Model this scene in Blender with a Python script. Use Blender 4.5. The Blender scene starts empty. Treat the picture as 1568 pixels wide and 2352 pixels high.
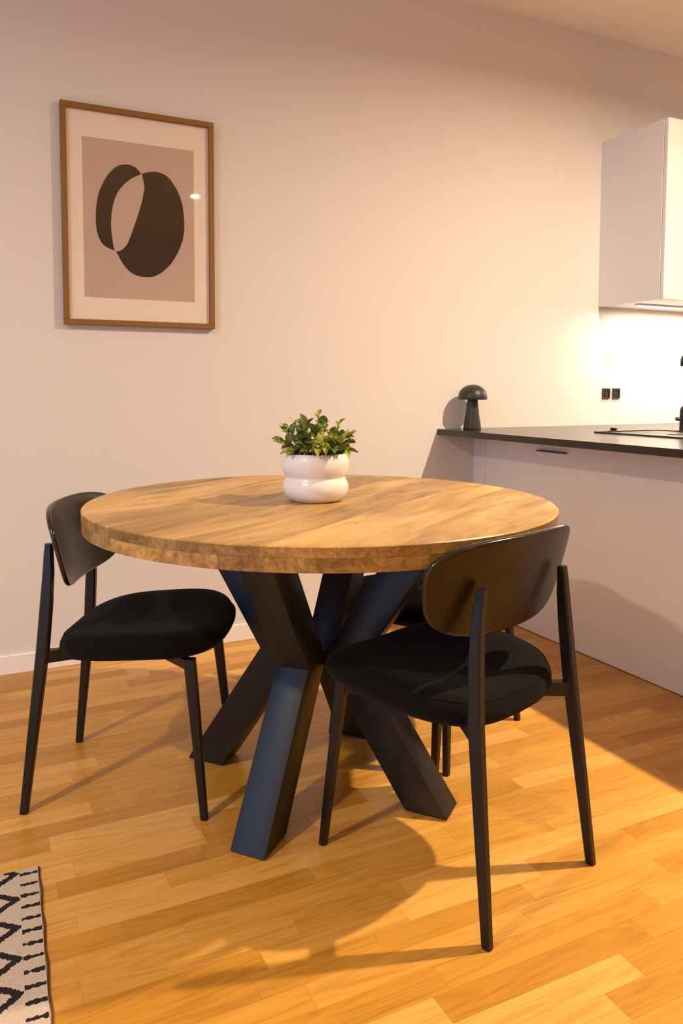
import bpy, bmesh, math, random
from math import sin, cos, pi, radians, sqrt, atan2
from mathutils import Vector, Matrix

# ------------------------------------------------------------------ camera, world, lights, exposure
scn = bpy.context.scene
COL = scn.collection
CAM_H = 1.05
F_PX, YAW, PITCH, ROLL, PPX, PPY = 1755.68, 0.438501, -0.0660834, 0.0011743, 734.036, 1010.097
fwd = Vector((sin(YAW) * cos(PITCH), cos(YAW) * cos(PITCH), sin(PITCH)))
rgt = fwd.cross(Vector((0, 0, 1))).normalized()
up = rgt.cross(fwd)
r2 = cos(ROLL) * rgt + sin(ROLL) * up
u2 = -sin(ROLL) * rgt + cos(ROLL) * up
cam = bpy.data.cameras.new('camera')
cam.sensor_fit = 'VERTICAL'
cam.sensor_height = 36.0
cam.lens = F_PX * 36.0 / 2352.0
cam.shift_x = (784 - PPX) / 2352.0
cam.shift_y = (PPY - 1176) / 2352.0
cam.clip_start = 0.02
camo = bpy.data.objects.new('camera', cam)
camo.matrix_world = Matrix(((r2.x, u2.x, -fwd.x, 0), (r2.y, u2.y, -fwd.y, 0), (r2.z, u2.z, -fwd.z, CAM_H), (0, 0, 0, 1)))
COL.objects.link(camo)
scn.camera = camo

world = bpy.data.worlds.new('dusk')
scn.world = world
world.use_nodes = True
wb = world.node_tree.nodes['Background']
wb.inputs[0].default_value = (0.13, 0.37, 0.80, 1)      # even dusk sky
wb.inputs[1].default_value = 2.6

scn.view_settings.view_transform = 'Standard'
scn.view_settings.look = 'None'
scn.view_settings.exposure = 0.25
scn.view_settings.gamma = 1.0
scn.view_settings.use_curve_mapping = False

CEIL = 2.82
WALL_Y = 2.987
ROOM_X0, ROOM_X1, ROOM_Y0 = -2.7, 5.2, -3.2
WARM = (1.0, 0.785, 0.555)
# ceiling downlights: x, y, watts, radius
DOWNLIGHTS = [(2.75, 0.90, 116, 0.034), (-1.80, 0.60, 66, 0.08), (1.99, -1.00, 9, 0.035), (-1.6, -1.7, 14, 0.06)]  # last entry is an unseen lamp added for general fill

# ------------------------------------------------------------------ helpers
random.seed(7)


def link(o, parent=None):
    COL.objects.link(o)
    if parent is not None:
        o.parent = parent
    return o


def obj(name, me, mat=None, parent=None, loc=None):
    o = bpy.data.objects.new(name, me)
    if mat is not None and len(me.materials) == 0:
        me.materials.append(mat)
    if loc is not None:
        o.location = loc
    return link(o, parent)


def thing(name, label, cat, loc=(0, 0, 0), rz=0.0, group=None):
    o = bpy.data.objects.new(name, None)
    o.empty_display_size = 0.1
    o.location = loc
    o.rotation_euler = (0, 0, rz)
    return tag(link(o), label, cat, group)


def tag(o, label, cat, group=None):
    o['label'] = label
    o['category'] = cat
    if group:
        o['group'] = group
    return o


def struct(o):
    o['kind'] = 'structure'
    return o


def smooth(me, angle=None):
    for p in me.polygons:
        p.use_smooth = True
    if angle is not None:
        me.set_sharp_from_angle(angle=radians(angle))
    return me


def pydata(name, v, f):
    me = bpy.data.meshes.new(name)
    me.from_pydata([tuple(x) for x in v], [], f)
    me.update()
    bm = bmesh.new()
    bm.from_mesh(me)
    bmesh.ops.recalc_face_normals(bm, faces=bm.faces)
    bm.to_mesh(me)
    bm.free()
    return me


def box(name, lo, hi, bevel=0.0, seg=1):
    bm = bmesh.new()
    x0, y0, z0 = lo
    x1, y1, z1 = hi
    v = [bm.verts.new(c) for c in ((x0, y0, z0), (x1, y0, z0), (x1, y1, z0), (x0, y1, z0), (x0, y0, z1), (x1, y0, z1), (x1, y1, z1), (x0, y1, z1))]
    for f in ((3, 2, 1, 0), (4, 5, 6, 7), (0, 1, 5, 4), (1, 2, 6, 5), (2, 3, 7, 6), (3, 0, 4, 7)):
        bm.faces.new([v[i] for i in f])
    if bevel > 0:
        bmesh.ops.bevel(bm, geom=bm.edges[:], offset=bevel, segments=seg, affect='EDGES', profile=0.5)
    me = bpy.data.meshes.new(name)
    bm.to_mesh(me)
    bm.free()
    return me


def join_boxes(name, boxes):
    v, f = [], []
    for lo, hi in boxes:
        b = len(v)
        x0, y0, z0 = lo
        x1, y1, z1 = hi
        v += [(x0, y0, z0), (x1, y0, z0), (x1, y1, z0), (x0, y1, z0), (x0, y0, z1), (x1, y0, z1), (x1, y1, z1), (x0, y1, z1)]
        f += [tuple(b + i for i in q) for q in ((3, 2, 1, 0), (4, 5, 6, 7), (0, 1, 5, 4), (1, 2, 6, 5), (2, 3, 7, 6), (3, 0, 4, 7))]
    me = bpy.data.meshes.new(name)
    me.from_pydata(v, [], f)
    return me


def lathe(name, prof, n=48):
    """prof: list of (r, z) from bottom axis to top axis."""
    v, f = [], []
    rings = []
    for r, z in prof:
        if r < 1e-6:
            rings.append([len(v)])
            v.append((0, 0, z))
        else:
            rings.append(list(range(len(v), len(v) + n)))
            v += [(r * cos(2 * pi * i / n), r * sin(2 * pi * i / n), z) for i in range(n)]
    for a, b in zip(rings, rings[1:]):
        if len(a) == 1 and len(b) == 1:
            continue
        for i in range(n):
            j = (i + 1) % n
            if len(a) == 1:
                f.append((a[0], b[j], b[i]))
            elif len(b) == 1:
                f.append((a[i], a[j], b[0]))
            else:
                f.append((a[i], a[j], b[j], b[i]))
    return pydata(name, v, f)


def loft(name, secs, cap=True):
    """secs: list of rings (same count) of 3D points."""
    n = len(secs[0])
    v = [p for s in secs for p in s]
    f = []
    for k in range(len(secs) - 1):
        for i in range(n):
            j = (i + 1) % n
            f.append((k * n + i, k * n + j, (k + 1) * n + j, (k + 1) * n + i))
    if cap:
        f.append(tuple(range(n))[::-1])
        f.append(tuple(range((len(secs) - 1) * n, len(secs) * n)))
    return pydata(name, v, f)


def tube(name, pts, r, n=12):
    pts = [Vector(p) for p in pts]
    secs = []
    for i, p in enumerate(pts):
        d = (pts[min(i + 1, len(pts) - 1)] - pts[max(i - 1, 0)]).normalized()
        a = d.cross(Vector((0.31, 0.2, 0.93))).normalized()
        b = d.cross(a)
        rr = r[i] if isinstance(r, (list, tuple)) else r
        secs.append([p + rr * (cos(2 * pi * k / n) * a + sin(2 * pi * k / n) * b) for k in range(n)])
    return loft(name, secs)


def sp(v, e):
    return math.copysign(abs(v) ** e, v)


# ------------------------------------------------------------------ materials
class N:
    def __init__(s, name):
        s.m = bpy.data.materials.new(name)
        s.m.use_nodes = True
        s.t = s.m.node_tree
        s.b = s.t.nodes['Principled BSDF']
        s.out = s.t.nodes['Material Output']

    def n(s, typ, **kw):
        nd = s.t.nodes.new(typ)
        for k, v in kw.items():
            setattr(nd, k, v)
        return nd

    def l(s, a, b):
        s.t.links.new(a, b)

    def math(s, op, a, b=None, c=None, clamp=False):
        nd = s.n('ShaderNodeMath', operation=op, use_clamp=clamp)
        for i, x in enumerate((a, b, c)):
            if x is None:
                continue
            if hasattr(x, 'links'):
                s.l(x, nd.inputs[i])
            else:
                nd.inputs[i].default_value = x
        return nd.outputs[0]

    def noise(s, vec, scale, detail=3, rough=0.5, dist=0.0):
        nd = s.n('ShaderNodeTexNoise')
        nd.inputs['Scale'].default_value = scale
        nd.inputs['Detail'].default_value = detail
        nd.inputs['Roughness'].default_value = rough
        nd.inputs['Distortion'].default_value = dist
        if vec is not None:
            s.l(vec, nd.inputs['Vector'])
        return nd.outputs['Fac']

    def mapping(s, vec, scale=(1, 1, 1), rot=(0, 0, 0), loc=(0, 0, 0)):
        nd = s.n('ShaderNodeMapping')
        nd.inputs['Scale'].default_value = scale
        nd.inputs['Rotation'].default_value = rot
        nd.inputs['Location'].default_value = loc
        s.l(vec, nd.inputs['Vector'])
        return nd.outputs[0]

    def ramp(s, fac, stops):
        nd = s.n('ShaderNodeValToRGB')
        e = nd.color_ramp.elements
        while len(e) < len(stops):
            e.new(0.5)
        for i, (p, c) in enumerate(stops):
            e[i].position = p
            e[i].color = (*c, 1)
        s.l(fac, nd.inputs[0])
        return nd.outputs[0]

    def mix(s, fac, a, b, mode='MIX'):
        nd = s.n('ShaderNodeMix', data_type='RGBA', blend_type=mode)
        for sock, x in ((nd.inputs[0], fac), (nd.inputs[6], a), (nd.inputs[7], b)):
            if hasattr(x, 'links'):
                s.l(x, sock)
            elif isinstance(x, (int, float)):
                sock.default_value = x
            else:
                sock.default_value = (*x, 1)
        return nd.outputs[2]

    def bump(s, h, strength=0.2, dist=0.001):
        nd = s.n('ShaderNodeBump')
        nd.inputs['Strength'].default_value = strength
        nd.inputs['Distance'].default_value = dist
        s.l(h, nd.inputs['Height'])
        s.l(nd.outputs[0], s.b.inputs['Normal'])

    def set(s, **kw):
        for k, v in kw.items():
            k = k.replace('_', ' ')
            if hasattr(v, 'links'):
                s.l(v, s.b.inputs[k])
            else:
                s.b.inputs[k].default_value = (*v, 1) if isinstance(v, tuple) else v
        return s


def plaster(name, colr, bump=0.04):
    a = N(name)
    tc = a.n('ShaderNodeTexCoord').outputs['Object']
    f = a.noise(tc, 1.1, 2)
    c = a.mix(f, tuple(x * 0.985 for x in colr), tuple(min(1, x * 1.012) for x in colr))
    a.set(Base_Color=c, Roughness=0.75)
    a.b.inputs['Specular IOR Level'].default_value = 0.25
    a.bump(a.noise(tc, 320, 2), bump, 0.0006)
    return a.m


M = {}
M['wall'] = plaster('wall_paint', (0.71, 0.675, 0.655))
M['ceiling'] = plaster('ceiling_paint', (0.88, 0.85, 0.81))
a = N('baseboard_paint'); tc = a.n('ShaderNodeTexCoord').outputs['Object']
a.set(Base_Color=a.mix(a.noise(tc, 3), (0.83, 0.80, 0.77), (0.86, 0.83, 0.80)), Roughness=0.4); M['baseboard'] = a.m

# floor strips (beech laminate)
a = N('floor_wood')
tc = a.n('ShaderNodeTexCoord').outputs['Object']
oi = a.n('ShaderNodeObjectInfo').outputs['Random']
gi = a.n('ShaderNodeNewGeometry').outputs['Random Per Island']
rnd = a.math('FRACT', a.math('ADD', a.math('MULTIPLY', oi, 7.31), a.math('MULTIPLY', gi, 3.7)))
rnd2 = a.math('FRACT', a.math('MULTIPLY', rnd, 13.7))
off = a.n('ShaderNodeCombineXYZ')
a.l(a.math('MULTIPLY', rnd, 37.0), off.inputs[0]); a.l(a.math('MULTIPLY', rnd2, 23.0), off.inputs[1])
vadd = a.n('ShaderNodeVectorMath', operation='ADD'); a.l(tc, vadd.inputs[0]); a.l(off.outputs[0], vadd.inputs[1])
v = vadd.outputs[0]
g1 = a.noise(a.mapping(v, (3.0, 46, 10)), 1.0, 4, 0.6, 0.6)
g2 = a.noise(a.mapping(v, (7, 210, 10)), 1.0, 3, 0.6, 0.3)
fig = a.noise(a.mapping(v, (1.5, 15, 1)), 1.0, 1, 0.4, 0.25)
fig = a.math('MULTIPLY_ADD', a.math('SINE', a.math('MULTIPLY', fig, 85.0)), 0.5, 0.5)
tone = a.ramp(rnd, [(0.0, (0.52, 0.243, 0.030)), (0.35, (0.61, 0.303, 0.047)), (0.7, (0.67, 0.345, 0.062)), (1.0, (0.75, 0.410, 0.098))])
g = a.math('ADD', a.math('MULTIPLY', g1, 0.70), a.math('ADD', a.math('MULTIPLY', g2, 0.16), a.math('MULTIPLY', fig, 0.13)))
grain = a.ramp(g, [(0.28, (0.74, 0.69, 0.60)), (0.5, (0.96, 0.95, 0.93)), (0.72, (1.06, 1.07, 1.10))])
a.set(Base_Color=a.mix(1.0, tone, grain, 'MULTIPLY'), Roughness=a.math('MULTIPLY_ADD', g2, 0.10, 0.26))
a.b.inputs['Specular IOR Level'].default_value = 0.4
a.bump(g2, 0.06, 0.0004)
M['floor'] = a.m
a = N('subfloor'); tc = a.n('ShaderNodeTexCoord').outputs['Object']
a.set(Base_Color=a.mix(a.noise(tc, 20), (0.16, 0.07, 0.02), (0.2, 0.09, 0.025)), Roughness=0.8); M['subfloor'] = a.m

# table wood
def table_wood(name, dark=1.0):
    a = N(name)
    tcn = a.n('ShaderNodeTexCoord')
    tc = tcn.outputs['Object']
    oi = a.n('ShaderNodeObjectInfo').outputs['Random']
    off = a.n('ShaderNodeCombineXYZ')
    a.l(a.math('MULTIPLY', oi, 31.0), off.inputs[0]); a.l(a.math('MULTIPLY', oi, 17.0), off.inputs[2])
    va = a.n('ShaderNodeVectorMath', operation='ADD'); a.l(tc, va.inputs[0]); a.l(off.outputs[0], va.inputs[1])
    v = va.outputs[0]
    big = a.noise(a.mapping(v, (2.2, 9, 9)), 1.0, 4, 0.6, 0.8)
    fine = a.noise(a.mapping(v, (7, 110, 110)), 1.0, 4, 0.65, 0.4)
    knots = a.noise(a.mapping(v, (5, 16, 16)), 1.0, 3, 0.5, 1.5)
    base = a.ramp(big, [(0.30, (0.25, 0.135, 0.036)), (0.45, (0.42, 0.245, 0.072)), (0.58, (0.56, 0.345, 0.115)), (0.72, (0.69, 0.455, 0.185))])
    gr = a.ramp(fine, [(0.3, (0.78, 0.74, 0.68)), (0.55, (1, 1, 1)), (0.75, (1.06, 1.07, 1.08))])
    c = a.mix(1.0, base, gr, 'MULTIPLY')
    kn = a.ramp(knots, [(0.60, (1, 1, 1)), (0.74, (0.62, 0.55, 0.46))])
    c = a.mix(0.8, c, kn, 'MULTIPLY')
    tone = a.ramp(a.math('FRACT', a.math('MULTIPLY', oi, 9.37)), [(0.0, (0.70 * dark, 0.70 * dark, 0.68 * dark)), (1.0, (1.18 * dark, 1.18 * dark, 1.15 * dark))])
    c = a.mix(1.0, c, tone, 'MULTIPLY')
    sn = a.n('ShaderNodeSeparateXYZ'); a.l(tcn.outputs['Normal'], sn.inputs[0])
    endg = a.math('LESS_THAN', a.math('ABSOLUTE', sn.outputs[2]), 0.5)
    streak = a.noise(a.mapping(v, (28, 28, 34)), 1.0, 5, 0.65, 2.5)
    c = a.mix(endg, c, a.mix(1.0, c, a.ramp(streak, [(0.3, (0.42, 0.36, 0.30)), (0.7, (0.88, 0.83, 0.76))]), 'MULTIPLY'))   # end grain soaks up more oil
    a.set(Base_Color=c, Roughness=a.math('MULTIPLY_ADD', fine, 0.15, 0.30))
    a.b.inputs['Specular IOR Level'].default_value = 0.35
    a.bump(fine, 0.10, 0.0006)
    return a.m
M['table'] = table_wood('mango_wood')
M['table_low'] = table_wood('pale_mango_wood', 1.35)

def simple(name, c0, c1, rough=0.5, scale=30, spec=0.5, metal=0.0, bump=0.0, bscale=300, coat=0.0, sheen=0.0):
    a = N(name)
    tc = a.n('ShaderNodeTexCoord').outputs['Object']
    a.set(Base_Color=a.mix(a.noise(tc, scale, 3), c0, c1), Roughness=rough, Metallic=metal)
    a.b.inputs['Specular IOR Level'].default_value = spec
    a.b.inputs['Coat Weight'].default_value = coat
    a.b.inputs['Sheen Weight'].default_value = sheen
    if bump:
        a.bump(a.noise(tc, bscale, 2), bump, 0.0005)
    return a.m
M['black_steel'] = simple('black_powder_coated_steel', (0.006, 0.0065, 0.008), (0.010, 0.011, 0.013), 0.42, 40, 0.5, bump=0.15, bscale=900)
M['pad'] = simple('black_rubber', (0.006, 0.006, 0.006), (0.01, 0.01, 0.01), 0.8)
M['chair_leg'] = simple('black_lacquered_beech', (0.006, 0.0055, 0.0055), (0.009, 0.0075, 0.0065), 0.40, 60, 0.42)
a = N('black_stained_veneer'); tc = a.n('ShaderNodeTexCoord').outputs['Object']
g = a.noise(a.mapping(tc, (6, 6, 120)), 1.0, 3, 0.6)
a.set(Base_Color=a.mix(g, (0.009, 0.0048, 0.0020), (0.015, 0.0078, 0.0032)), Roughness=0.33, Specular_IOR_Level=0.36); M['veneer'] = a.m
M['veneer_edge'] = simple('glossy_black_edge', (0.010, 0.008, 0.006), (0.014, 0.010, 0.008), 0.2, 60, 0.6)
M['fabric'] = simple('black_wool_fabric', (0.0042, 0.0036, 0.0030), (0.0075, 0.0063, 0.0050), 0.95, 500, 0.10, bump=0.5, bscale=1400, sheen=0.03)
M['pot'] = simple('white_glazed_ceramic', (0.82, 0.80, 0.78), (0.86, 0.84, 0.82), 0.25, 8, 0.5)
M['soil'] = simple('potting_soil', (0.02, 0.013, 0.008), (0.05, 0.032, 0.02), 0.95, 160, 0.1)
M['stem'] = simple('green_stem', (0.05, 0.09, 0.02), (0.09, 0.13, 0.03), 0.6, 60)
def leaf_mat(name, c0, c1, vein):
    a = N(name); tc = a.n('ShaderNodeTexCoord').outputs['Object']
    oi = a.n('ShaderNodeObjectInfo').outputs['Random']
    sx = a.n('ShaderNodeSeparateXYZ'); a.l(tc, sx.inputs[0])
    mid = a.math('SUBTRACT', 1.0, a.math('MULTIPLY', a.math('ABSOLUTE', sx.outputs[1]), 240.0), clamp=True)
    c = a.mix(oi, c0, c1)
    c = a.mix(a.math('MULTIPLY', a.noise(tc, 180, 3), 0.6), c, vein)
    c = a.mix(a.math('MULTIPLY', mid, 0.6), c, vein)
    a.set(Base_Color=c, Roughness=0.45)
    a.b.inputs['Subsurface Weight'].default_value = 0.0
    return a.m
M['leaf_green'] = leaf_mat('dark_green_leaf', (0.022, 0.072, 0.012), (0.085, 0.17, 0.025), (0.13, 0.22, 0.04))
M['leaf_yellow'] = leaf_mat('yellow_green_leaf', (0.46, 0.50, 0.08), (0.74, 0.74, 0.22), (0.48, 0.54, 0.10))
M['leaf_mid'] = leaf_mat('mid_green_leaf', (0.14, 0.22, 0.028), (0.26, 0.31, 0.045), (0.42, 0.42, 0.12))
M['frame'] = simple('oiled_oak_frame', (0.20, 0.088, 0.014), (0.26, 0.118, 0.022), 0.5, 60)
M['mat_board'] = simple('cream_mat_board', (0.80, 0.72, 0.63), (0.82, 0.74, 0.65), 0.9, 60, 0.1)
M['print'] = simple('taupe_print_paper', (0.50, 0.39, 0.32), (0.55, 0.43, 0.36), 0.9, 420, 0.1)
M['ink'] = simple('dark_brown_ink', (0.030, 0.018, 0.010), (0.036, 0.022, 0.012), 0.85, 90, 0.1)
M['cabinet'] = simple('white_cabinet_laminate', (0.80, 0.775, 0.775), (0.82, 0.795, 0.795), 0.42, 5, 0.4)
M['worktop'] = simple('dark_brown_worktop', (0.014, 0.007, 0.004), (0.022, 0.011, 0.006), 0.20, 14, 0.5)
M['black_matt'] = simple('matt_black_metal', (0.010, 0.010, 0.010), (0.014, 0.014, 0.013), 0.42, 40)
M['lamp_black'] = simple('matt_dark_grey_lamp', (0.022, 0.021, 0.018), (0.028, 0.026, 0.022), 0.42, 40)
M['dark_plastic'] = simple('dark_bronze_plastic', (0.02, 0.016, 0.011), (0.05, 0.04, 0.028), 0.3, 90)
M['upvc'] = simple('white_window_frame', (0.78, 0.78, 0.78), (0.8, 0.8, 0.8), 0.4)

def emit(name, colr, s):
    a = N(name)
    a.b.inputs['Base Color'].default_value = (0.8, 0.8, 0.8, 1)
    a.b.inputs['Emission Color'].default_value = (*colr, 1)
    a.b.inputs['Emission Strength'].default_value = s
    return a.m
M['bulb'] = emit('lamp_diffuser', WARM, 25)
M['led'] = emit('led_diffuser', (1.0, 0.90, 0.68), 18)

def pane_mat(name, refl=1.0):
    a = N(name)
    a.t.nodes.remove(a.b)
    tr = a.n('ShaderNodeBsdfTransparent'); gl = a.n('ShaderNodeBsdfGlossy'); geo = a.n('ShaderNodeNewGeometry'); mx = a.n('ShaderNodeMixShader')
    gl.inputs['Roughness'].default_value = 0.02
    dt = a.n('ShaderNodeVectorMath', operation='DOT_PRODUCT'); a.l(geo.outputs['Normal'], dt.inputs[0]); a.l(geo.outputs['Incoming'], dt.inputs[1])
    cs = a.math('SUBTRACT', 1.0, a.math('ABSOLUTE', dt.outputs['Value']), clamp=True)
    fres = a.math('MULTIPLY_ADD', a.math('POWER', cs, 5.0), 0.96, 0.04)
    a.l(a.math('MULTIPLY', fres, refl), mx.inputs[0]); a.l(tr.outputs[0], mx.inputs[1]); a.l(gl.outputs[0], mx.inputs[2])
    a.l(mx.outputs[0], a.out.inputs[0])
    return a.m
M['glass'] = pane_mat('clear_glass')

# rug: woven cream with dark zigzag (local: x = distance from right edge, negative inward; y along edge)
a = N('woven_rug')
tc = a.n('ShaderNodeTexCoord').outputs['Object']
sx = a.n('ShaderNodeSeparateXYZ'); a.l(tc, sx.inputs[0])
jag = a.noise(a.mapping(tc, (260, 60, 1)), 1.0, 2)
jag2 = a.noise(a.mapping(tc, (40, 300, 1)), 1.0, 2)
U = a.math('MULTIPLY', sx.outputs[0], -1.0)
PER = 0.0885
Vv = a.math('ADD', sx.outputs[1], a.math('MULTIPLY_ADD', jag, 0.012, -0.006))
tri = a.math('ABSOLUTE', a.math('SUBTRACT', a.math('FRACT', a.math('ADD', a.math('DIVIDE', Vv, PER), 0.665)), 0.5))  # 0 at tips
Uz = a.math('MODULO', a.math('SUBTRACT', U, 0.040), 0.115)
zig = a.math('LESS_THAN', a.math('ABSOLUTE', a.math('SUBTRACT', a.math('MULTIPLY', tri, 0.118), a.math('SUBTRACT', Uz, 0.006))), a.math('MULTIPLY_ADD', jag2, 0.012, 0.0055))
zig = a.math('MULTIPLY', zig, a.math('GREATER_THAN', U, 0.039))
dv = a.math('ABSOLUTE', a.math('SUBTRACT', a.math('FRACT', a.math('ADD', a.math('DIVIDE', a.math('ADD', sx.outputs[1], a.math('MULTIPLY', a.math('SUBTRACT', jag, 0.5), 0.006)), 0.0374), 0.07)), 0.5))
dash = a.math('MULTIPLY', a.math('LESS_THAN', dv, a.math('MULTIPLY_ADD', a.noise(a.mapping(tc, (90, 26, 1)), 1.0, 2), 0.36, -0.055)), a.math('MULTIPLY', a.math('LESS_THAN', U, 0.038), a.math('GREATER_THAN', U, 0.002)))
dark = a.math('MAXIMUM', zig, dash)
wx = a.math('SINE', a.math('MULTIPLY', sx.outputs[0], 2400.0)); wy = a.math('SINE', a.math('MULTIPLY', sx.outputs[1], 1500.0))
weave = a.math('MULTIPLY_ADD', a.math('MULTIPLY', wx, wy), 0.5, 0.5)
spk = a.math('GREATER_THAN', a.noise(tc, 900, 2), 0.60)
cream = a.mix(weave, (0.56, 0.46, 0.36), (0.74, 0.65, 0.54))
cream = a.mix(a.math('MULTIPLY', spk, 0.45), cream, (0.33, 0.24, 0.16))
blk = a.mix(weave, (0.012, 0.011, 0.011), (0.045, 0.04, 0.04))
a.set(Base_Color=a.mix(dark, cream, blk), Roughness=0.95)
a.b.inputs['Specular IOR Level'].default_value = 0.1
a.bump(a.math('ADD', weave, a.noise(tc, 500, 2)), 0.7, 0.0015)
M['rug'] = a.m
M['rug_edge'] = simple('brown_rug_binding', (0.10, 0.055, 0.025), (0.15, 0.08, 0.035), 0.9, 300, 0.1)

# ------------------------------------------------------------------ room shell
T = 0.12
fl = struct(obj('floor', join_boxes('floor', [((ROOM_X0 - T, ROOM_Y0 - T, -0.06), (ROOM_X1 + T, WALL_Y + T, -0.008))]), M['subfloor']))
struct(obj('ceiling', join_boxes('ceiling', [((ROOM_X0 - T, ROOM_Y0 - T, CEIL), (ROOM_X1 + T, WALL_Y + T, CEIL + 0.1))]), M['ceiling']))
struct(obj('wall_back', join_boxes('wall_back', [((ROOM_X0 - T, WALL_Y, -0.06), (ROOM_X1 + T, WALL_Y + T, CEIL))]), M['wall']))
struct(obj('wall_right', join_boxes('wall_right', [((ROOM_X1, ROOM_Y0, -0.06), (ROOM_X1 + T, WALL_Y, CEIL))]), M['wall']))
struct(obj('wall_front', join_boxes('wall_front', [((ROOM_X0 - T, ROOM_Y0 - T, -0.06), (ROOM_X1 + T, ROOM_Y0, CEIL))]), M['wall']))
WY0, WY1, WZ0, WZ1 = -1.0, 2.3, 0.25, 2.35
struct(obj('wall_left', join_boxes('wall_left', [((ROOM_X0 - T, ROOM_Y0, -0.06), (ROOM_X0, WY0, CEIL)), ((ROOM_X0 - T, WY1, -0.06), (ROOM_X0, WALL_Y, CEIL)),
       ((ROOM_X0 - T, WY0, -0.06), (ROOM_X0, WY1, WZ0)), ((ROOM_X0 - T, WY0, WZ1), (ROOM_X0, WY1, CEIL))]), M['wall']))
xm = ROOM_X0 - 0.06
win = struct(obj('window_1', join_boxes('window_1', [((xm - .03, WY0, WZ0), (xm + .03, WY1, WZ0 + .06)), ((xm - .03, WY0, WZ1 - .06), (xm + .03, WY1, WZ1)),
      ((xm - .03, WY0, WZ0 + .06), (xm + .03, WY0 + .06, WZ1 - .06)), ((xm - .03, WY1 - .06, WZ0 + .06), (xm + .03, WY1, WZ1 - .06)), ((xm - .03, .62, WZ0 + .06), (xm + .03, .68, WZ1 - .06))]), M['upvc']))
for y0, y1 in ((WY0 + .06, .62), (.68, WY1 - .06)):
    obj('window_pane', box('window_pane', (xm - .003, y0, WZ0 + .06), (xm + .003, y1, WZ1 - .06)), M['glass'], win)
por = bpy.data.lights.new('window_daylight_portal', 'AREA')
por.shape = 'RECTANGLE'; por.size = WZ1 - WZ0; por.size_y = WY1 - WY0
por.cycles.is_portal = True
po = bpy.data.objects.new('window_daylight_portal', por)
po.location = (ROOM_X0 - T - 0.02, (WY0 + WY1) / 2, (WZ0 + WZ1) / 2)
po.rotation_euler = (0, -pi / 2, 0)
link(po)
PX = 2.21        # face of the peninsula
struct(obj('baseboard_back', box('baseboard_back', (ROOM_X0, WALL_Y - 0.012, 0.0), (PX, WALL_Y, 0.070), 0.002), M['baseboard']))
struct(obj('baseboard_left', box('baseboard_left', (ROOM_X0, ROOM_Y0, 0.0), (ROOM_X0 + 0.012, WALL_Y - 0.012, 0.070), 0.002), M['baseboard']))

# floor strips, each its own piece
ROW0, PITCH_Y, GAP = 1.714, 0.060, 0.0002
KNOWN = {0: [.197, .49], 2: [.373], 3: [.461, .733], 4: [.259], 5: [.368], 6: [.164, .568, .818, 1.19], 7: [.478, 1.112], 8: [.443, .692, 1.326],
         9: [.994, 1.374], 10: [.75, 1.265], 11: [.712, 1.175], 12: [1.084], 13: [.986]}
rr = random.Random(21)
XV0, XV1 = -0.25, PX + 0.02


def fill_joints(k, x0, x1):
    ks = sorted(KNOWN.get(k, []))
    js = []
    if ks:
        x = ks[0]
        while x > x0:
            x -= rr.uniform(.26, .52)
            js.append(x)
        js += ks
        for p, q in zip(ks, ks[1:]):
            n = max(0, round((q - p) / .42) - 1)
            for i in range(n):
                js.append(p + (q - p) * (i + 1) / (n + 1) + rr.uniform(-.04, .04))
        x = ks[-1]
    else:
        x = x0 - rr.uniform(0, .45)
        js.append(x)
    while x < x1:
        x += rr.uniform(.26, .52)
        js.append(x)
    return sorted(js)


stuff_v, stuff_f = [], []


def strip_geo(x0, x1, y0, y1):
    c = 0.0002
    return ([(x0, y0, -0.008), (x1, y0, -0.008), (x1, y1, -0.008), (x0, y1, -0.008), (x0, y0, -c), (x1, y0, -c), (x1, y1, -c), (x0, y1, -c),
             (x0 + c, y0 + c, 0), (x1 - c, y0 + c, 0), (x1 - c, y1 - c, 0), (x0 + c, y1 - c, 0)],
            [(0, 1, 5, 4), (1, 2, 6, 5), (2, 3, 7, 6), (3, 0, 4, 7), (4, 5, 9, 8), (5, 6, 10, 9), (6, 7, 11, 10), (7, 4, 8, 11), (8, 9, 10, 11)])


rows = range(-22, 82)
npl = 0
for k in rows:
    y1 = ROW0 - PITCH_Y * k
    y0 = y1 - PITCH_Y
    if y0 < ROOM_Y0 or y0 >= WALL_Y:
        continue
    y1 = min(y1, WALL_Y)
    js = fill_joints(k, ROOM_X0, ROOM_X1)
    for p, q in zip(js, js[1:]):
        p2, q2 = max(p, ROOM_X0), min(q, ROOM_X1)
        if q2 - p2 < 0.02:
            continue
        # strips the photograph shows become pieces of their own; the rest is one piece
        seen = y1 > 0.80 and q2 > XV0 + (0.12 if y0 > 2 else 0) and p2 < XV1 and not (y0 < 1.9 and p2 > 0.35 + 1.05 * y1)
        ym = (y0 + y1) / 2
        vv, ff = strip_geo(p2 + GAP / 2 - (0 if not seen else (p2 + q2) / 2), q2 - GAP / 2 - (0 if not seen else (p2 + q2) / 2), y0 + GAP / 2 - (ym if seen else 0), y1 - GAP / 2 - (ym if seen else 0))
        if seen and npl < 299:
            me = bpy.data.meshes.new('floor_strip')
            me.from_pydata(vv, [], ff)
            obj('floor_strip', me, M['floor'], fl, ((p2 + q2) / 2, ym, 0))
            npl += 1
        else:
            if seen:
                vv = [(x + (p2 + q2) / 2, y + ym, z) for x, y, z in vv]
            b = len(stuff_v)
            stuff_v += vv
            stuff_f += [tuple(b + i for i in f) for f in ff]
me = bpy.data.meshes.new('floor_strips_beyond')
me.from_pydata(stuff_v, [], stuff_f)
o = obj('floor_strips_beyond', me, M['floor'], fl)
o['kind'] = 'stuff'
print('floor strips', npl)

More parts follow.
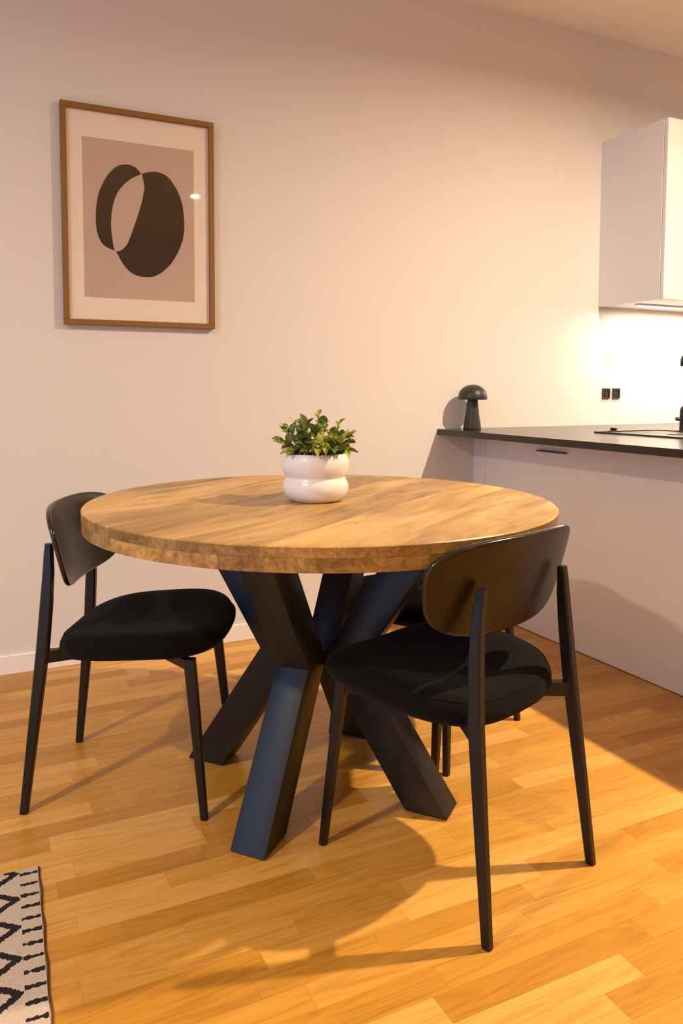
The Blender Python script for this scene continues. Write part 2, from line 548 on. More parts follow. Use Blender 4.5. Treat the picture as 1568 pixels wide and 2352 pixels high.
# ------------------------------------------------------------------ ceiling downlights (out of view, they light the room)
for i, (x, y, w, rad) in enumerate(DOWNLIGHTS):
    lab = ['recessed round ceiling downlight above the kitchen peninsula', 'recessed round ceiling downlight near the window wall', 'recessed round ceiling downlight behind the camera',
           'unseen round ceiling downlight added as fill in the far living corner'][i]
    t = thing('ceiling_downlight', lab, 'downlight', (x, y, CEIL), 0, 'ceiling downlights')
    ring = [(rad + .012, 0), (rad + .014, -.004), (rad + .006, -.008), (rad, -.006), (rad, 0)]
    obj('trim_ring', smooth(lathe('trim_ring', ring, 32)), M['upvc'], t)
    obj('diffuser', lathe('diffuser', [(0, -.0045), (rad, -.0045), (rad, -.001), (0, -.001)], 32), M['bulb'], t)
    L = bpy.data.lights.new('downlight', 'AREA')
    L.shape = 'DISK'; L.size = rad * 2; L.energy = w; L.color = WARM; L.spread = radians(166)
    lo = bpy.data.objects.new('downlight', L)
    lo.location = (x, y, CEIL - 0.012)
    link(lo)

# ------------------------------------------------------------------ dining table
TC = (0.847, 1.806)
TR = 0.600
TZ = 0.760
BANG = radians(33.5)
tb = thing('dining_table', 'round wooden dining table on black crossed steel legs', 'table', (TC[0], TC[1], 0))


def disc_strip(a, b, r0, r1, z0, z1, n=26):
    """part of a disc between the chords v=a and v=b; top edge softened from r1 to r0."""
    def outline(r):
        aa, bb = max(a, -r + 1e-4), min(b, r - 1e-4)
        t0, t1 = math.asin(aa / r), math.asin(bb / r)
        m = max(4, int(n * (t1 - t0) / 0.5) + 2)
        m = MSEG
        right = [(r * cos(t0 + (t1 - t0) * i / m), r * sin(t0 + (t1 - t0) * i / m)) for i in range(m + 1)]
        left = [(-x, y) for x, y in right[::-1]]
        return right + left
    MSEG = max(6, int(60 * (math.asin(min(b, r1 - 1e-4) / r1) - math.asin(max(a, -r1 + 1e-4) / r1)) / 1.57))
    o0 = outline(r0)
    o1 = outline(r1)
    secs = [[(x, y, z0) for x, y in o1], [(x, y, z1 - (r1 - r0)) for x, y in o1], [(x, y, z1) for x, y in o0]]
    return loft('board', secs)


# lower layer
low = thing_low = None
lw = [-0.6, -0.47, -0.29, -0.13, 0.02, 0.16, 0.33, 0.46, 0.6]
top = obj('tabletop', lathe('tabletop', [(0, 0.7125), (TR - 0.03, 0.7125), (TR - 0.03, 0.735), (0, 0.735)], 96), M['table'], tb)
top.rotation_euler = (0, 0, BANG)
for p, q in zip(lw, lw[1:]):
    me = disc_strip(p + .0002, q - .0002, TR - 0.0005, TR - 0.0005 + 1e-5, 0.7095, 0.7372)
    obj('lower_board', me, M['table_low'], top)
bw = [-0.6, -0.52, -0.40, -0.34, -0.21, -0.06, 0.05, 0.17, 0.27, 0.39, 0.50, 0.6]
for p, q in zip(bw, bw[1:]):
    me = disc_strip(p + .0002, q - .0002, TR - 0.0022, TR, 0.7376, TZ)
    obj('board', me, M['table'], top)

# legs: four bent square tubes in radial planes
HW = 0.0445
for ang in (221, 309, 41, 131):
    prof = [(.378, .004), (.145, .3555), (.372, .7085), (.262, .7085), (.035, .3555), (.268, .004)]
    bm = bmesh.new()
    A = [bm.verts.new((r, -HW, z)) for r, z in prof]
    B = [bm.verts.new((r, HW, z)) for r, z in prof]
    n = len(prof)
    bm.faces.new([A[0], A[1], A[4], A[5]]); bm.faces.new([A[1], A[2], A[3], A[4]])
    bm.faces.new([B[5], B[4], B[1], B[0]]); bm.faces.new([B[4], B[3], B[2], B[1]])
    for i in range(n):
        j = (i + 1) % n
        bm.faces.new([A[j], A[i], B[i], B[j]])
    bmesh.ops.recalc_face_normals(bm, faces=bm.faces)
    es = [e for e in bm.edges if not (len(e.link_faces) == 2 and e.link_faces[0].normal.dot(e.link_faces[1].normal) > .999)]
    bmesh.ops.bevel(bm, geom=es, offset=0.0025, segments=2, affect='EDGES', profile=0.5)
    me = bpy.data.meshes.new('leg')
    bm.to_mesh(me); bm.free()
    smooth(me, 30)
    lg = obj('leg', me, M['black_steel'], tb)
    lg.rotation_euler = (0, 0, radians(ang))
    lg.location = (-.008, .006, 0)
    obj('foot_pad', box('foot_pad', (.278, -HW + .008, 0), (.368, HW - .008, .0042), .0005), M['pad'], lg)

# ------------------------------------------------------------------ chairs  (local: x lateral, y forward from rear feet, z up)
def leg_loft(pts):
    """pts: (x, y, z, half_x, half_y) ; chamfered rectangular section"""
    secs = []
    for x, y, z, hx, hy in pts:
        c = min(hx, hy) * 0.35
        secs.append([(x + sx, y + sy, z) for sx, sy in ((hx, -hy + c), (hx, hy - c), (hx - c, hy), (-hx + c, hy), (-hx, hy - c), (-hx, -hy + c), (-hx + c, -hy), (hx - c, -hy))])
    return smooth(loft('leg', secs), 35)


def make_chair(label):
    t = thing('dining_chair', label, 'chair', group='black dining chairs')
    # seat: upholstered, superellipse plan, slightly dished
    W, D, n, fc, slope, tap, ext = .2373, .2150, 3.1, .2755, .049, .0426, .41
    rings = [(0.0, .381), (.35, .380), (.65, .377), (.83, .377), (.93, .381), (.978, .389), (.998, .400), (1.0, .408), (.993, .418), (.972, .428), (.935, .4365), (.88, .442), (.78, .445), (.6, .443), (.3, .4395), (0.0, .4385)]
    NS = 72
    v, f, idx = [], [], []
    for kx, (r, z) in enumerate(rings):
        if r == 0:
            idx.append([len(v)]); v.append((0, fc, z)); continue
        ids = []
        for i in range(NS):
            a = 2 * pi * i / NS
            uu = W * sp(cos(a), 2 / n); vv = D * sp(sin(a), 2 / n)
            uu *= 1 + tap * vv / D
            uu *= r; vv *= r
            zz = z + slope * vv + ext * uu * uu
            if kx < 8 and vv > .10:
                zz += .9 * (vv - .10) ** 2 * (1.0 if kx < 6 else .5)
            if kx >= 8 and vv > .10:
                zz -= .9 * (vv - .10) ** 2
            ids.append(len(v)); v.append((uu, fc + vv, zz))
        idx.append(ids)
    for p, q in zip(idx, idx[1:]):
        for i in range(NS):
            j = (i + 1) % NS
            if len(p) == 1: f.append((p[0], q[j], q[i]))
            elif len(q) == 1: f.append((p[i], p[j], q[0]))
            else: f.append((p[i], p[j], q[j], q[i]))
    seat = obj('seat', smooth(pydata('seat', v, f)), M['fabric'], t)
    # piping seam round the top edge
    pts = []
    for i in range(NS):
        a = 2 * pi * i / NS
        uu = W * sp(cos(a), 2 / n); vv = D * sp(sin(a), 2 / n)
        uu *= (1 + tap * vv / D) * .955; vv *= .955
        pts.append(Vector((uu, fc + vv, .4325 + slope * vv + ext * uu * uu - (.9 * (vv - .10) ** 2 if vv > .10 else 0))))
    sv, sf = [], []
    for i, p in enumerate(pts):
        d = (pts[(i + 1) % NS] - pts[i - 1]).normalized()
        s = d.cross(Vector((0, 0, 1))).normalized(); w = s.cross(d)
        for k in range(6):
            sv.append(p + .0016 * (cos(k * pi / 3) * s + sin(k * pi / 3) * w))
    for i in range(NS):
        for k in range(6):
            i2, k2 = (i + 1) % NS, (k + 1) % 6
            sf.append((i * 6 + k, i * 6 + k2, i2 * 6 + k2, i2 * 6 + k))
    obj('piping', smooth(pydata('piping', sv, sf)), M['fabric'], seat)
    # backrest: bent veneer shell
    BW, BH, bn, z0, f0, kk, tau, tp = .2484, .1037, 3.35, .6562, .0602, .9161, .2546, .0816
    TH = .0125
    NB = 96
    prof = [(.0, 0), (.3, 0), (.6, 0), (.82, 0), (.93, 0), (.978, .04), (.994, .16), (1.0, .5), (.994, .84), (.978, .96), (.93, 1), (.82, 1), (.6, 1), (.3, 1), (0, 1)]
    v, f, idx = [], [], []

    def surf(uu, vv, s):
        # centre of shell surface and offset along normal
        y = f0 + kk * uu * uu - vv * math.tan(tau)
        nrm = Vector((-2 * kk * uu, 1, math.tan(tau))).normalized()
        return Vector((uu, y, z0 + vv)) + nrm * (s * TH)
    for r, s in prof:
        if r == 0:
            idx.append([len(v)]); v.append(surf(0, 0, s)); continue
        ids = []
        for i in range(NB):
            a = 2 * pi * i / NB
            uu = BW * sp(cos(a), 2 / bn); vv = BH * sp(sin(a), 2 / bn)
            uu *= 1 + tp * vv / BH
            ids.append(len(v)); v.append(surf(uu * r, vv * r, s))
        idx.append(ids)
    edge_faces = []
    for q0, (p, q) in enumerate(zip(idx, idx[1:])):
        for i in range(NB):
            j = (i + 1) % NB
            if len(p) == 1: f.append((p[0], q[j], q[i]))
            elif len(q) == 1: f.append((p[i], p[j], q[0]))
            else: f.append((p[i], p[j], q[j], q[i]))
            edge_faces.append(5 <= q0 <= 8)
    me = pydata('backrest', v, f)
    me.materials.append(M['veneer']); me.materials.append(M['veneer_edge'])
    for pl, e in zip(me.polygons, edge_faces):
        pl.material_index = 1 if e else 0
    smooth(me)
    bk = obj('backrest', me, None, t)
    bk['label'] = 'curved glossy black-brown veneer backrest'
    # legs
    for s in (-1, 1):
        obj('leg', leg_loft([(s * .193, 0, 0, .0078, .0090), (s * .1925, .0008, .004, .0085, .0098), (s * .183, .024, .20, .0098, .0125), (s * .172, .0475, .40, .0108, .0150),
                             (s * .163, .0565, .52, .0108, .0145), (s * .155, .0600, .60, .0100, .0125), (s * .149, .0590, .64, .0095, .0105), (s * .1445, .0585, .667, .0090, .0085)]), M['chair_leg'], t)
        obj('leg', leg_loft([(s * .200, .452, 0, .0078, .0085), (s * .1995, .4513, .004, .0085, .0092), (s * .188, .434, .19, .0100, .0120), (s * .176, .416, .372, .0110, .0145), (s * .175, .414, .392, .0110, .0145)]), M['chair_leg'], t)
    # crossed rails under the seat
    for s in (-1, 1):
        p0 = Vector((s * .170, .052, .392)); p1 = Vector((s * .055, .20, .378)); p2 = Vector((-s * .055, .30, .376)); p3 = Vector((-s * .172, .408, .380))
        secs = []
        hh = [.017, .013, .012, .013]
        pp = [p0, p1, p2, p3]
        for i, p in enumerate(pp):
            d = (pp[min(i + 1, 3)] - pp[max(i - 1, 0)]); d.z = 0; d.normalize()
            w = Vector((-d.y, d.x, 0)) * .0105
            secs.append([p - w - Vector((0, 0, hh[i])), p + w - Vector((0, 0, hh[i])), p + w + Vector((0, 0, hh[i] * .8)), p - w + Vector((0, 0, hh[i] * .8))])
        obj('seat_rail', loft('seat_rail', secs), M['chair_leg'], t)
    return t


def dup(root, label):
    r = root.copy(); COL.objects.link(r)
    r['label'] = label
    for ch in list(root.children):
        c = ch.copy(); COL.objects.link(c); c.parent = r
        for g in ch.children:
            d = g.copy(); COL.objects.link(d); d.parent = c
    return r


def place(o, mid, f):
    o.location = (mid[0], mid[1], 0)
    o.rotation_euler = (0, 0, atan2(-f[0], f[1]))


c1 = make_chair('black dining chair at the left, nearest the picture wall')
place(c1, (.2035, 2.139), (.887, -.4616))
c2 = dup(c1, 'foreground black dining chair seen from behind, nearest the camera')
place(c2, (1.0537, 1.1646), (-.2912, .9567))
c3 = dup(c1, 'black dining chair half hidden behind the table on the kitchen side')
place(c3, (1.4962, 2.0546), (-.9060, -.4233))
c3.scale = (1, 1, .982)

# ------------------------------------------------------------------ plant in white pot
PL = (.834, 1.805, TZ)
pt = thing('potted_plant', 'small leafy green and yellow plant in white double-bulge pot', 'plant', PL)
prof = [(0, .0), (.060, .0), (.066, .002), (.076, .010), (.0835, .021), (.0868, .033), (.0858, .044), (.0815, .054), (.0775, .0605), (.0768, .063), (.0785, .066), (.0838, .075), (.0875, .088), (.0882, .098), (.0865, .110), (.0825, .119), (.0785, .1235), (.0765, .1245), (.0745, .1235), (.0735, .118), (.0735, .110), (0, .110)]
obj('pot', smooth(lathe('pot', prof, 64), 60), M['pot'], pt)
obj('soil', smooth(lathe('soil', [(0, .1105), (.073, .1105), (.073, .113), (.05, .117), (.02, .119), (0, .119)], 32)), M['soil'], pt)


def leaf_mesh(name, L, Wd, cup, curl, mat, wavy=0.0, pointed=1.0):
    secs = []
    v, f = [], []
    ns = 7
    for i in range(ns):
        s = i / (ns - 1)
        w = Wd * (sin(pi * min(1, s * .93 + .05)) ** pointed) * (1 - .25 * s)
        x = L * s * cos(curl * s * .6)
        z = L * (s * sin(curl * .3) - curl * s * s * .45)
        for j in (-1, -.5, 0, .5, 1):
            v.append((x, w * j, z + cup * w * j * j + wavy * L * sin(7 * s + 2 * j) * abs(j)))
    for i in range(ns - 1):
        for j in range(4):
            f.append((i * 5 + j, i * 5 + j + 1, (i + 1) * 5 + j + 1, (i + 1) * 5 + j))
    b = len(v)
    v += [(x, y, z - .0004) for x, y, z in v]
    f += [tuple(b + q for q in reversed(p)) for p in f]
    me = bpy.data.meshes.new(name)
    me.from_pydata(v, [], f)
    me.materials.append(mat)
    return smooth(me)


LM = {'g': [leaf_mesh('leaf', .030, .0105, .5, .5, M['leaf_green'], .03), leaf_mesh('leaf', .025, .0100, .7, -.2, M['leaf_green'], .04), leaf_mesh('leaf', .032, .0100, .4, .9, M['leaf_green'], .05)],
      'm': [leaf_mesh('leaf', .028, .0105, .6, .4, M['leaf_mid'], .05), leaf_mesh('leaf', .024, .0095, .5, .1, M['leaf_mid'], .03)],
      'y': [leaf_mesh('leaf', .024, .0092, .7, .2, M['leaf_yellow'], .05), leaf_mesh('leaf', .020, .0075, .6, .6, M['leaf_yellow'], .03)]}
rp = random.Random(5)


def put_leaf(kind, pos, dirv, roll, sc):
    me = rp.choice(LM[kind])
    o = bpy.data.objects.new('leaf', me)
    x = Vector(dirv).normalized()
    y = Vector((0, 0, 1)).cross(x)
    y = y.normalized() if y.length > .05 else Vector((0, 1, 0))
    z = x.cross(y)
    m = Matrix((x, y, z)).transposed().to_4x4() @ Matrix.Rotation(roll, 4, 'X')
    o.matrix_local = Matrix.Translation(pos) @ m @ Matrix.Scale(sc, 4)
    link(o, pt)


sprigs = []
ga = pi * (3 - sqrt(5))
NSP = 28
for i in range(NSP):
    h = 1 - (i + .5) / NSP * .93
    a = i * ga + rp.uniform(-.25, .25)
    rad = sqrt(max(0, 1 - h * h))
    k = rp.uniform(.66, .98)
    tip = Vector((rad * cos(a) * .108 * k, rad * sin(a) * .108 * k, .122 + h * .086 * k))
    base = Vector((rad * cos(a) * .045, rad * sin(a) * .045, .114))
    midp = base.lerp(tip, .5) + Vector((0, 0, .014))
    sprigs.append((base, midp, tip, a, h))
# a few taller yellow sprigs as in the photograph (camera sees from -y side)
rt = Vector((cos(-YAW), sin(-YAW), 0))
for dx, dz, dy in ((.008, .222, 0.0), (-.057, .205, .01), (-.083, .190, -.01), (.062, .198, .01), (.088, .170, .0), (-.092, .152, -.02), (.085, .148, -.02)):
    tip = rt * dx + Vector((-sin(YAW), -cos(YAW), 0)) * (-dy) + Vector((0, 0, dz))
    base = Vector((tip.x * .4, tip.y * .4, .114))
    sprigs.append((base, base.lerp(tip, .55) + Vector((0, 0, .008)), tip, atan2(tip.y, tip.x), 2.0))
for base, midp, tip, a, h in sprigs:
    obj('stem', tube('stem', [base, midp, tip], [.0014, .0011, .0008], 6), M['stem'], pt)
    axis = (tip - midp).normalized()
    nl = 8 if h < 1.5 else 6
    for q in range(nl):
        s = q / (nl - 1)
        pos = midp.lerp(tip, (s - .3) / .7) if s > .3 else base.lerp(midp, .35 + s * 1.6)
        aa = q * 2.4 + a
        side = Vector((cos(aa), sin(aa), .15))
        d = axis * (.35 + .8 * s) + side * (1.0 - .45 * s)
        if h > 1.5:
            kind = 'y' if s > .35 else 'm'
        else:
            kind = rp.choices('gmy', (.50, .28, .22) if h < .75 else (.36, .34, .30))[0]
        put_leaf(kind, pos, d, rp.uniform(-.6, .6), rp.uniform(.95, 1.4) * (.8 if h > 1.5 else 1))
# pale rosette facing the room
rc = Vector((-sin(YAW), -cos(YAW), 0)) * .086 + rt * .012 + Vector((0, 0, .152))
no = (Vector((-sin(YAW), -cos(YAW), .45))).normalized()
e1 = no.cross(Vector((0, 0, 1))).normalized(); e2 = e1.cross(no)
for ringn, (cnt, tilt, sc) in enumerate(((5, .9, .95), (7, .45, 1.35), (8, .12, 1.6))):
    for q in range(cnt):
        aa = 2 * pi * q / cnt + ringn * .5
        d = (e1 * cos(aa) + e2 * sin(aa)) * cos(tilt) + no * sin(tilt)
        put_leaf('y' if ringn < 2 else rp.choice('ym'), rc - no * .004 * ringn, d, rp.uniform(-.2, .2), sc)

# ------------------------------------------------------------------ framed print on the back wall
FX0, FX1, FZ0, FZ1 = .352, .927, 1.289, 2.092
FB = .020
pf = thing('framed_print', 'oak-framed abstract print of two overlapping dark ovals on the wall', 'picture', (FX0, WALL_Y, FZ0))
FY = -0.028
fw, fh = FX1 - FX0, FZ1 - FZ0
for nm, lo, hi in (('frame_rail', (0, FY, 0), (fw, -.002, FB)), ('frame_rail', (0, FY, fh - FB), (fw, -.002, fh)), ('frame_stile', (0, FY, FB), (FB, -.002, fh - FB)), ('frame_stile', (fw - FB, FY, FB), (fw, -.002, fh - FB))):
    obj(nm, box(nm, lo, hi, .0012), M['frame'], pf)
obj('mat_board', box('mat_board', (FB - .004, -.014, FB - .004), (fw - FB + .004, -.004, fh - FB + .004)), M['mat_board'], pf)
# print area and printed shapes, metres from the frame's lower left corner
px0, px1, pz0, pz1 = .0760, .4965, .1035, .6880
pr = obj('print', box('print', (px0, -.0146, pz0), (px1, -.0140, pz1)), M['print'], pf)
CRES_O = [(0.2922, 0.5758), (0.2741, 0.5949), (0.2536, 0.6037), (0.2331, 0.6044), (0.2104, 0.5984), (0.1876, 0.5822), (0.1648, 0.5549), (0.1465, 0.5216), (0.1326, 0.4866), (0.1254, 0.4502), (0.1211, 0.4096), (0.1217, 0.3694), (0.1257, 0.3429), (0.1341, 0.3189), (0.1450, 0.3018), (0.1604, 0.2909), (0.1760, 0.2848), (0.1886, 0.2804)]
CRES_I = [(0.1886, 0.2804), (0.1831, 0.3026), (0.1779, 0.3429), (0.1767, 0.3789), (0.1785, 0.4106), (0.1831, 0.4426), (0.1926, 0.4751), (0.2066, 0.5036), (0.2274, 0.5307), (0.2505, 0.5514), (0.2736, 0.5663), (0.2922, 0.5758)]
OVAL_O = [(0.2936, 0.5759), (0.3155, 0.5853), (0.3436, 0.5910), (0.3671, 0.5887), (0.3907, 0.5791), (0.4096, 0.5604), (0.4284, 0.5324), (0.4426, 0.5013), (0.4519, 0.4649), (0.4553, 0.4278), (0.4569, 0.3904), (0.4547, 0.3667), (0.4495, 0.3404), (0.4380, 0.3089), (0.4207, 0.2747), (0.4011, 0.2451), (0.3768, 0.2201), (0.3528, 0.2022), (0.3290, 0.1923), (0.3008, 0.1896), (0.2728, 0.1924), (0.2499, 0.2025), (0.2317, 0.2173), (0.2138, 0.2413), (0.2028, 0.2610), (0.1935, 0.2785)]
OVAL_I = [(0.1935, 0.2785), (0.2076, 0.2818), (0.2214, 0.2920), (0.2354, 0.3091), (0.2449, 0.3304), (0.2521, 0.3493), (0.2617, 0.3775), (0.2737, 0.4106), (0.2858, 0.4483), (0.2955, 0.4836), (0.3015, 0.5139), (0.3027, 0.5323), (0.2989, 0.5547), (0.2936, 0.5759)]


def catmull(pts, n=5):
    out = []
    m = len(pts)
    for i in range(m - 1):
        p0 = Vector(pts[max(i - 1, 0)]); p1 = Vector(pts[i]); p2 = Vector(pts[i + 1]); p3 = Vector(pts[min(i + 2, m - 1)])
        for k in range(n):
            t = k / n
            out.append(.5 * ((2 * p1) + (-p0 + p2) * t + (2 * p0 - 5 * p1 + 4 * p2 - p3) * t * t + (-p0 + 3 * p1 - 3 * p2 + p3) * t ** 3))
    return out


for name, outer, inner in (('crescent_shape', CRES_O, CRES_I), ('oval_shape', OVAL_O, OVAL_I)):
    ring = catmull(outer) + catmull(inner)
    bm = bmesh.new()
    vs = [bm.verts.new((p.x, -.0149, p.y)) for p in ring]
    fce = bm.faces.new(vs)
    ex = bmesh.ops.extrude_face_region(bm, geom=[fce])
    for vtx in ex['geom']:
        if isinstance(vtx, bmesh.types.BMVert):
            vtx.co.y += .0004
    bmesh.ops.recalc_face_normals(bm, faces=bm.faces)
    bmesh.ops.triangulate(bm, faces=[q for q in bm.faces if len(q.verts) > 4])
    me = bpy.data.meshes.new(name)
    bm.to_mesh(me); bm.free()
    obj(name, me, M['ink'], pr)
obj('glazing', box('glazing', (FB - .003, -.0205, FB - .003), (fw - FB + .003, -.0185, fh - FB + .003)), M['glass'], pf)

# ------------------------------------------------------------------ kitchen: peninsula, worktop, wall cabinet
WTZ, WTH = .866, .027
WX0, WX1, PY0 = 2.005, 2.90, 0.90
pn = thing('kitchen_peninsula', 'white kitchen peninsula base with plain panel facing the table', 'cabinet', (PX, PY0, 0))
oy = PY0
obj('carcass', box('carcass', (.019, .002, .0), (.60, WALL_Y - oy - .001, WTZ - WTH - .001)), M['cabinet'], pn)
bp = obj('back_panel', box('back_panel', (0, 0, .003), (.018, 2.8885 - oy, WTZ - WTH - .002), .0008), M['cabinet'], pn)
obj('filler_strip', box('filler_strip', (.001, 2.891 - oy, .003), (.018, WALL_Y - oy - .0005, WTZ - WTH - .002), .0008), M['cabinet'], pn)
hd = obj('handle', box('handle', (-.016, 2.362 - oy, .790), (0, 2.528 - oy, .7955), .001), M['black_matt'], bp)
hd['label'] = 'thin black bar handle'
# worktop: L-shaped slab
wt = pydata('worktop', [(x, y, z) for z in (WTZ - WTH, WTZ) for x, y in ((WX0, PY0 - .02), (WX1, PY0 - .02), (WX1, 2.36), (4.60, 2.36), (4.60, WALL_Y - .0005), (WX0, WALL_Y - .0005))],
            [(5, 4, 3, 2, 1, 0), (6, 7, 8, 9, 10, 11)] + [(i, (i + 1) % 6, (i + 1) % 6 + 6, i + 6) for i in range(6)])
wo = obj('worktop', wt, M['worktop'])
bv = wo.modifiers.new('edge', 'BEVEL'); bv.width = .0015; bv.segments = 2
tag(wo, 'dark brown worktop running along the wall and over the peninsula', 'worktop')
bu = thing('base_cabinet', 'white base cabinet run under the worktop along the wall', 'cabinet', (WX1, 2.42, 0))
obj('carcass', box('carcass', (0.02, .02, .10), (1.65, WALL_Y - 2.42 - .001, WTZ - WTH - .001)), M['cabinet'], bu)
for i in range(3):
    dr = obj('door', box('door', (.022 + i * .545, 0, .105), (.022 + i * .545 + .541, .019, WTZ - WTH - .004), .001), M['cabinet'], bu)
    obj('handle', box('handle', (.022 + i * .545 + .19, -.014, .79), (.022 + i * .545 + .35, 0, .796), .001), M['black_matt'], dr)
obj('plinth', box('plinth', (.02, .06, 0), (1.65, .075, .098)), M['cabinet'], bu)

# wall cabinet
CX0, CX1, CZ0, CZ1, CY0 = 2.982, 3.58, 1.474, 2.302, 2.607
wc = thing('wall_cabinet', 'white wall cabinet with lit underside above the worktop', 'cabinet', (CX0, CY0, CZ0))
cw, cd, chh = CX1 - CX0, WALL_Y - .0005 - CY0, CZ1 - CZ0
th = .016
obj('side_panel', box('side_panel', (0, 0, 0), (th, cd, chh), .0006), M['cabinet'], wc)
obj('side_panel', box('side_panel', (cw - th, 0, 0), (cw, cd, chh), .0006), M['cabinet'], wc)
obj('bottom_panel', box('bottom_panel', (th, 0, 0), (cw - th, cd, th)), M['cabinet'], wc)
obj('top_panel', box('top_panel', (th, 0, chh - th), (cw - th, cd, chh)), M['cabinet'], wc)
obj('rear_panel', box('rear_panel', (th, cd - .006, th), (cw - th, cd, chh - th)), M['cabinet'], wc)
obj('door', box('door', (.001, -.0215, .0), (cw - .001, -.0025, chh), .0008), M['cabinet'], wc)
# led bar under the cabinet
led = thing('led_light_bar', 'slim light bar mounted under the white wall cabinet', 'lamp', (CX0, CY0, CZ0))
obj('housing', box('housing', (.06, .17, -.010), (cw + 1.0, .20, -.0004), .001), M['upvc'], led)
obj('diffuser', box('diffuser', (.065, .172, -.0115), (cw + .995, .198, -.0095)), M['led'], led)
L = bpy.data.lights.new('led_bar_light', 'AREA')
L.shape = 'RECTANGLE'; L.size = 1.45; L.size_y = .026; L.energy = 15; L.color = (1.0, .90, .68)
lo = bpy.data.objects.new('led_bar_light', L)
lo.location = (CX0 + .08 + .725, CY0 + .185, CZ0 - .014)
link(lo)

# mushroom lamp
ml = thing('mushroom_lamp', 'small dark mushroom table lamp on the worktop corner', 'lamp', (2.135, 2.895, WTZ))
obj('stem', smooth(lathe('stem', [(0, 0), (.0405, 0), (.0415, .002), (.041, .008), (.031, .07), (.024, .138), (0, .138)], 40), 50), M['lamp_black'], ml)
cap = [(0, .137), (.060, .137), (.0655, .138), (.0665, .1405), (.0660, .150)]
for i in range(1, 13):
    q = i / 12 * pi / 2
    cap.append((.0655 * cos(q), .150 + .056 * sin(q)))
cap[-1] = (0, .206)
obj('shade', smooth(lathe('shade', cap, 48), 50), M['lamp_black'], ml)

# wall sockets
for i, x in enumerate((3.022, 3.092)):
    s = thing('wall_socket', ('left' if i == 0 else 'right') + ' one of two small black square wall sockets above the worktop', 'socket', (x, WALL_Y, 1.003), 0, 'wall sockets')
    fr = [((0, -.007, 0), (.052, -.0003, .007)), ((0, -.007, .046), (.052, -.0003, .053)), ((0, -.007, .007), (.007, -.0003, .046)), ((.045, -.007, .007), (.052, -.0003, .046))]
    obj('plate', join_boxes('plate', fr), M['dark_plastic'], s)
    obj('insert', box('insert', (.008, -.004, .008), (.044, -.0003, .045)), M['dark_plastic'], s)
    ro = obj('outlet_ring', smooth(lathe('outlet_ring', [(.0165, 0), (.0165, .0025), (.0145, .0025), (.0145, 0)], 32), 40), M['black_matt'], s)
    ro.location = (.026, -.004, .0265); ro.rotation_euler = (pi / 2, 0, 0)
    for dx in (-.0055, .0055):
        obj('pin_hole', box('pin_hole', (.026 + dx - .0016, -.0046, .025), (.026 + dx + .0016, -.0038, .028)), M['pad'], s)

# inset sink with raised rim, tap and soap pump
sk = thing('kitchen_sink', 'black inset kitchen sink with raised rim in the worktop', 'sink', (2.44, 1.92, WTZ))
sw, sl, rim, rh = .38, .53, .012, .006
obj('rim', join_boxes('rim', [((0, 0, 0), (sw, rim, rh)), ((0, sl - rim, 0), (sw, sl, rh)), ((0, rim, 0), (rim, sl - rim, rh)), ((sw - rim, rim, 0), (sw, sl - rim, rh))]), M['dark_plastic'], sk)
obj('basin', box('basin', (rim, rim, .0003), (sw - rim, sl - rim, .002)), M['black_matt'], sk)
obj('drain', smooth(lathe('drain', [(0, .002), (.04, .002), (.042, .004), (.03, .0045), (0, .0035)], 32)), M['dark_plastic'], sk).location = (sw / 2, sl / 2, 0)
tp_ = thing('mixer_tap', 'black kitchen mixer tap at the right edge beside the sink', 'tap', (2.852, 2.340, WTZ))
obj('base_ring', smooth(lathe('base_ring', [(0, 0), (.026, 0), (.027, .004), (.024, .008), (0, .008)], 32), 40), M['black_matt'], tp_)
obj('body', smooth(lathe('body', [(0, .008), (.020, .008), (.020, .090), (.017, .105), (.010, .112), (0, .112)], 32), 40), M['black_matt'], tp_)
obj('neck', smooth(tube('neck', [(0, 0, .10), (0, 0, .36), (-.01, -.02, .41), (-.04, -.07, .44), (-.07, -.12, .41), (-.075, -.13, .36)], .0085, 14), 60), M['black_matt'], tp_)
obj('spray_head', smooth(lathe('spray_head', [(0, 0), (.014, 0), (.016, .006), (.0155, .03), (.010, .045), (0, .045)], 28), 40), M['black_matt'], tp_).location = (-.010, .002, .285)
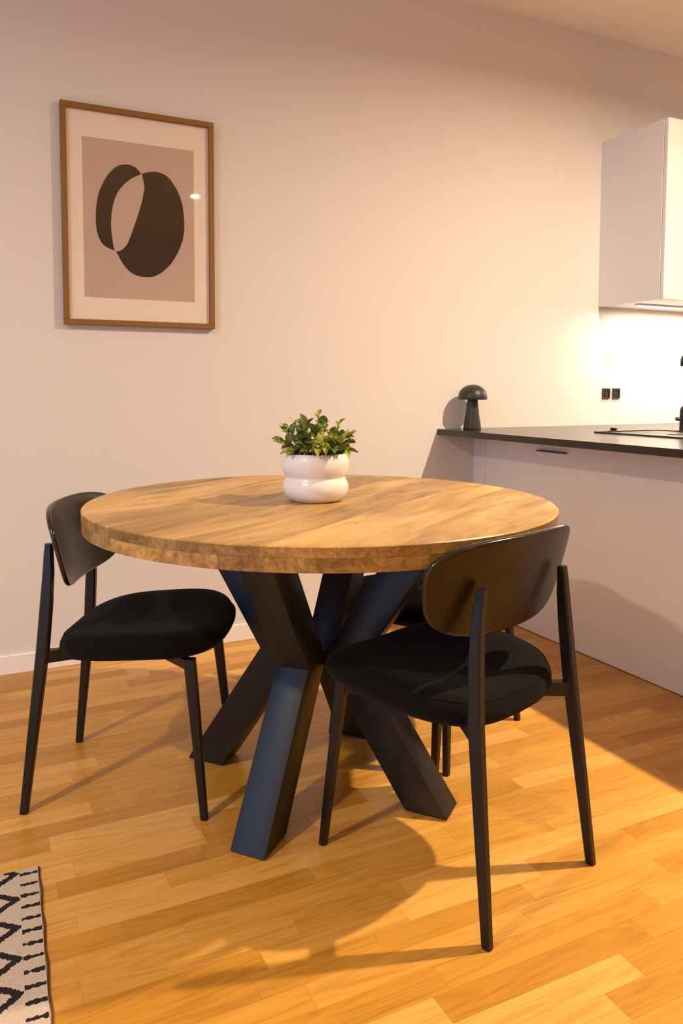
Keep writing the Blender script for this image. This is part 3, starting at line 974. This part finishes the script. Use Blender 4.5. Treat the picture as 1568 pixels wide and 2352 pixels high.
obj('lever', smooth(tube('lever', [(-.015, .012, .055), (-.030, .020, .058)], [.009, .008], 14), 50), M['dark_plastic'], tp_)

# small push button on worktop
pb = thing('pop_up_knob', 'small black knob on the worktop behind the sink', 'knob', (2.62, 2.515, WTZ))
obj('base', smooth(lathe('base', [(0, 0), (.020, 0), (.0205, .003), (.012, .005), (0, .005)], 28), 40), M['black_matt'], pb)
obj('cap', smooth(lathe('cap', [(0, .005), (.011, .005), (.015, .009), (.0155, .013), (.013, .015), (0, .015)], 28), 40), M['black_matt'], pb)

# ------------------------------------------------------------------ rug
rg = thing('woven_rug', 'cream woven rug with black zigzag pattern in the corner', 'rug', (.126, 1.720, 0), radians(-2.4))
RW, RL = 1.6, 2.3
rv, rf = [], []
NX, NY = 40, 80
rq = random.Random(3)
for j in range(NY + 1):
    for i in range(NX + 1):
        s, t_ = (i / NX) ** 2, (j / NY) ** 1.5
        x, y = -RW * s, -RL * t_
        z = .0075
        if i == 0: x += .0018 * sin(y * 55) + rq.uniform(-.0006, .0006); z = .0050
        if j == 0: y += .0018 * sin(x * 60); z = .0050
        if i == 0 and j == 0: z = .007
        rv.append((x, y, z))
for j in range(NY):
    for i in range(NX):
        b = j * (NX + 1) + i
        rf.append((b, b + NX + 1, b + NX + 2, b + 1))
nb = len(rv)
border = [i for i in range(NX + 1)] + [(j + 1) * (NX + 1) - 1 for j in range(1, NY + 1)] + [NY * (NX + 1) + i for i in range(NX - 1, -1, -1)] + [j * (NX + 1) for j in range(NY - 1, 0, -1)]
for b in border:
    rv.append((rv[b][0], rv[b][1], .0006))
m = len(border)
for k in range(m):
    k2 = (k + 1) % m
    rf.append((border[k], border[k2], nb + k2, nb + k))
rf.append(tuple(nb + k for k in range(m)))
obj('pile', smooth(pydata('pile', rv, rf), 40), M['rug'], rg)
obj('edge_binding', tube('edge_binding', [(.0010 + .0018 * sin(-RL * k / 60 * 55), -RL * k / 60, .0030) for k in range(61)], .0028, 8), M['rug_edge'], rg)
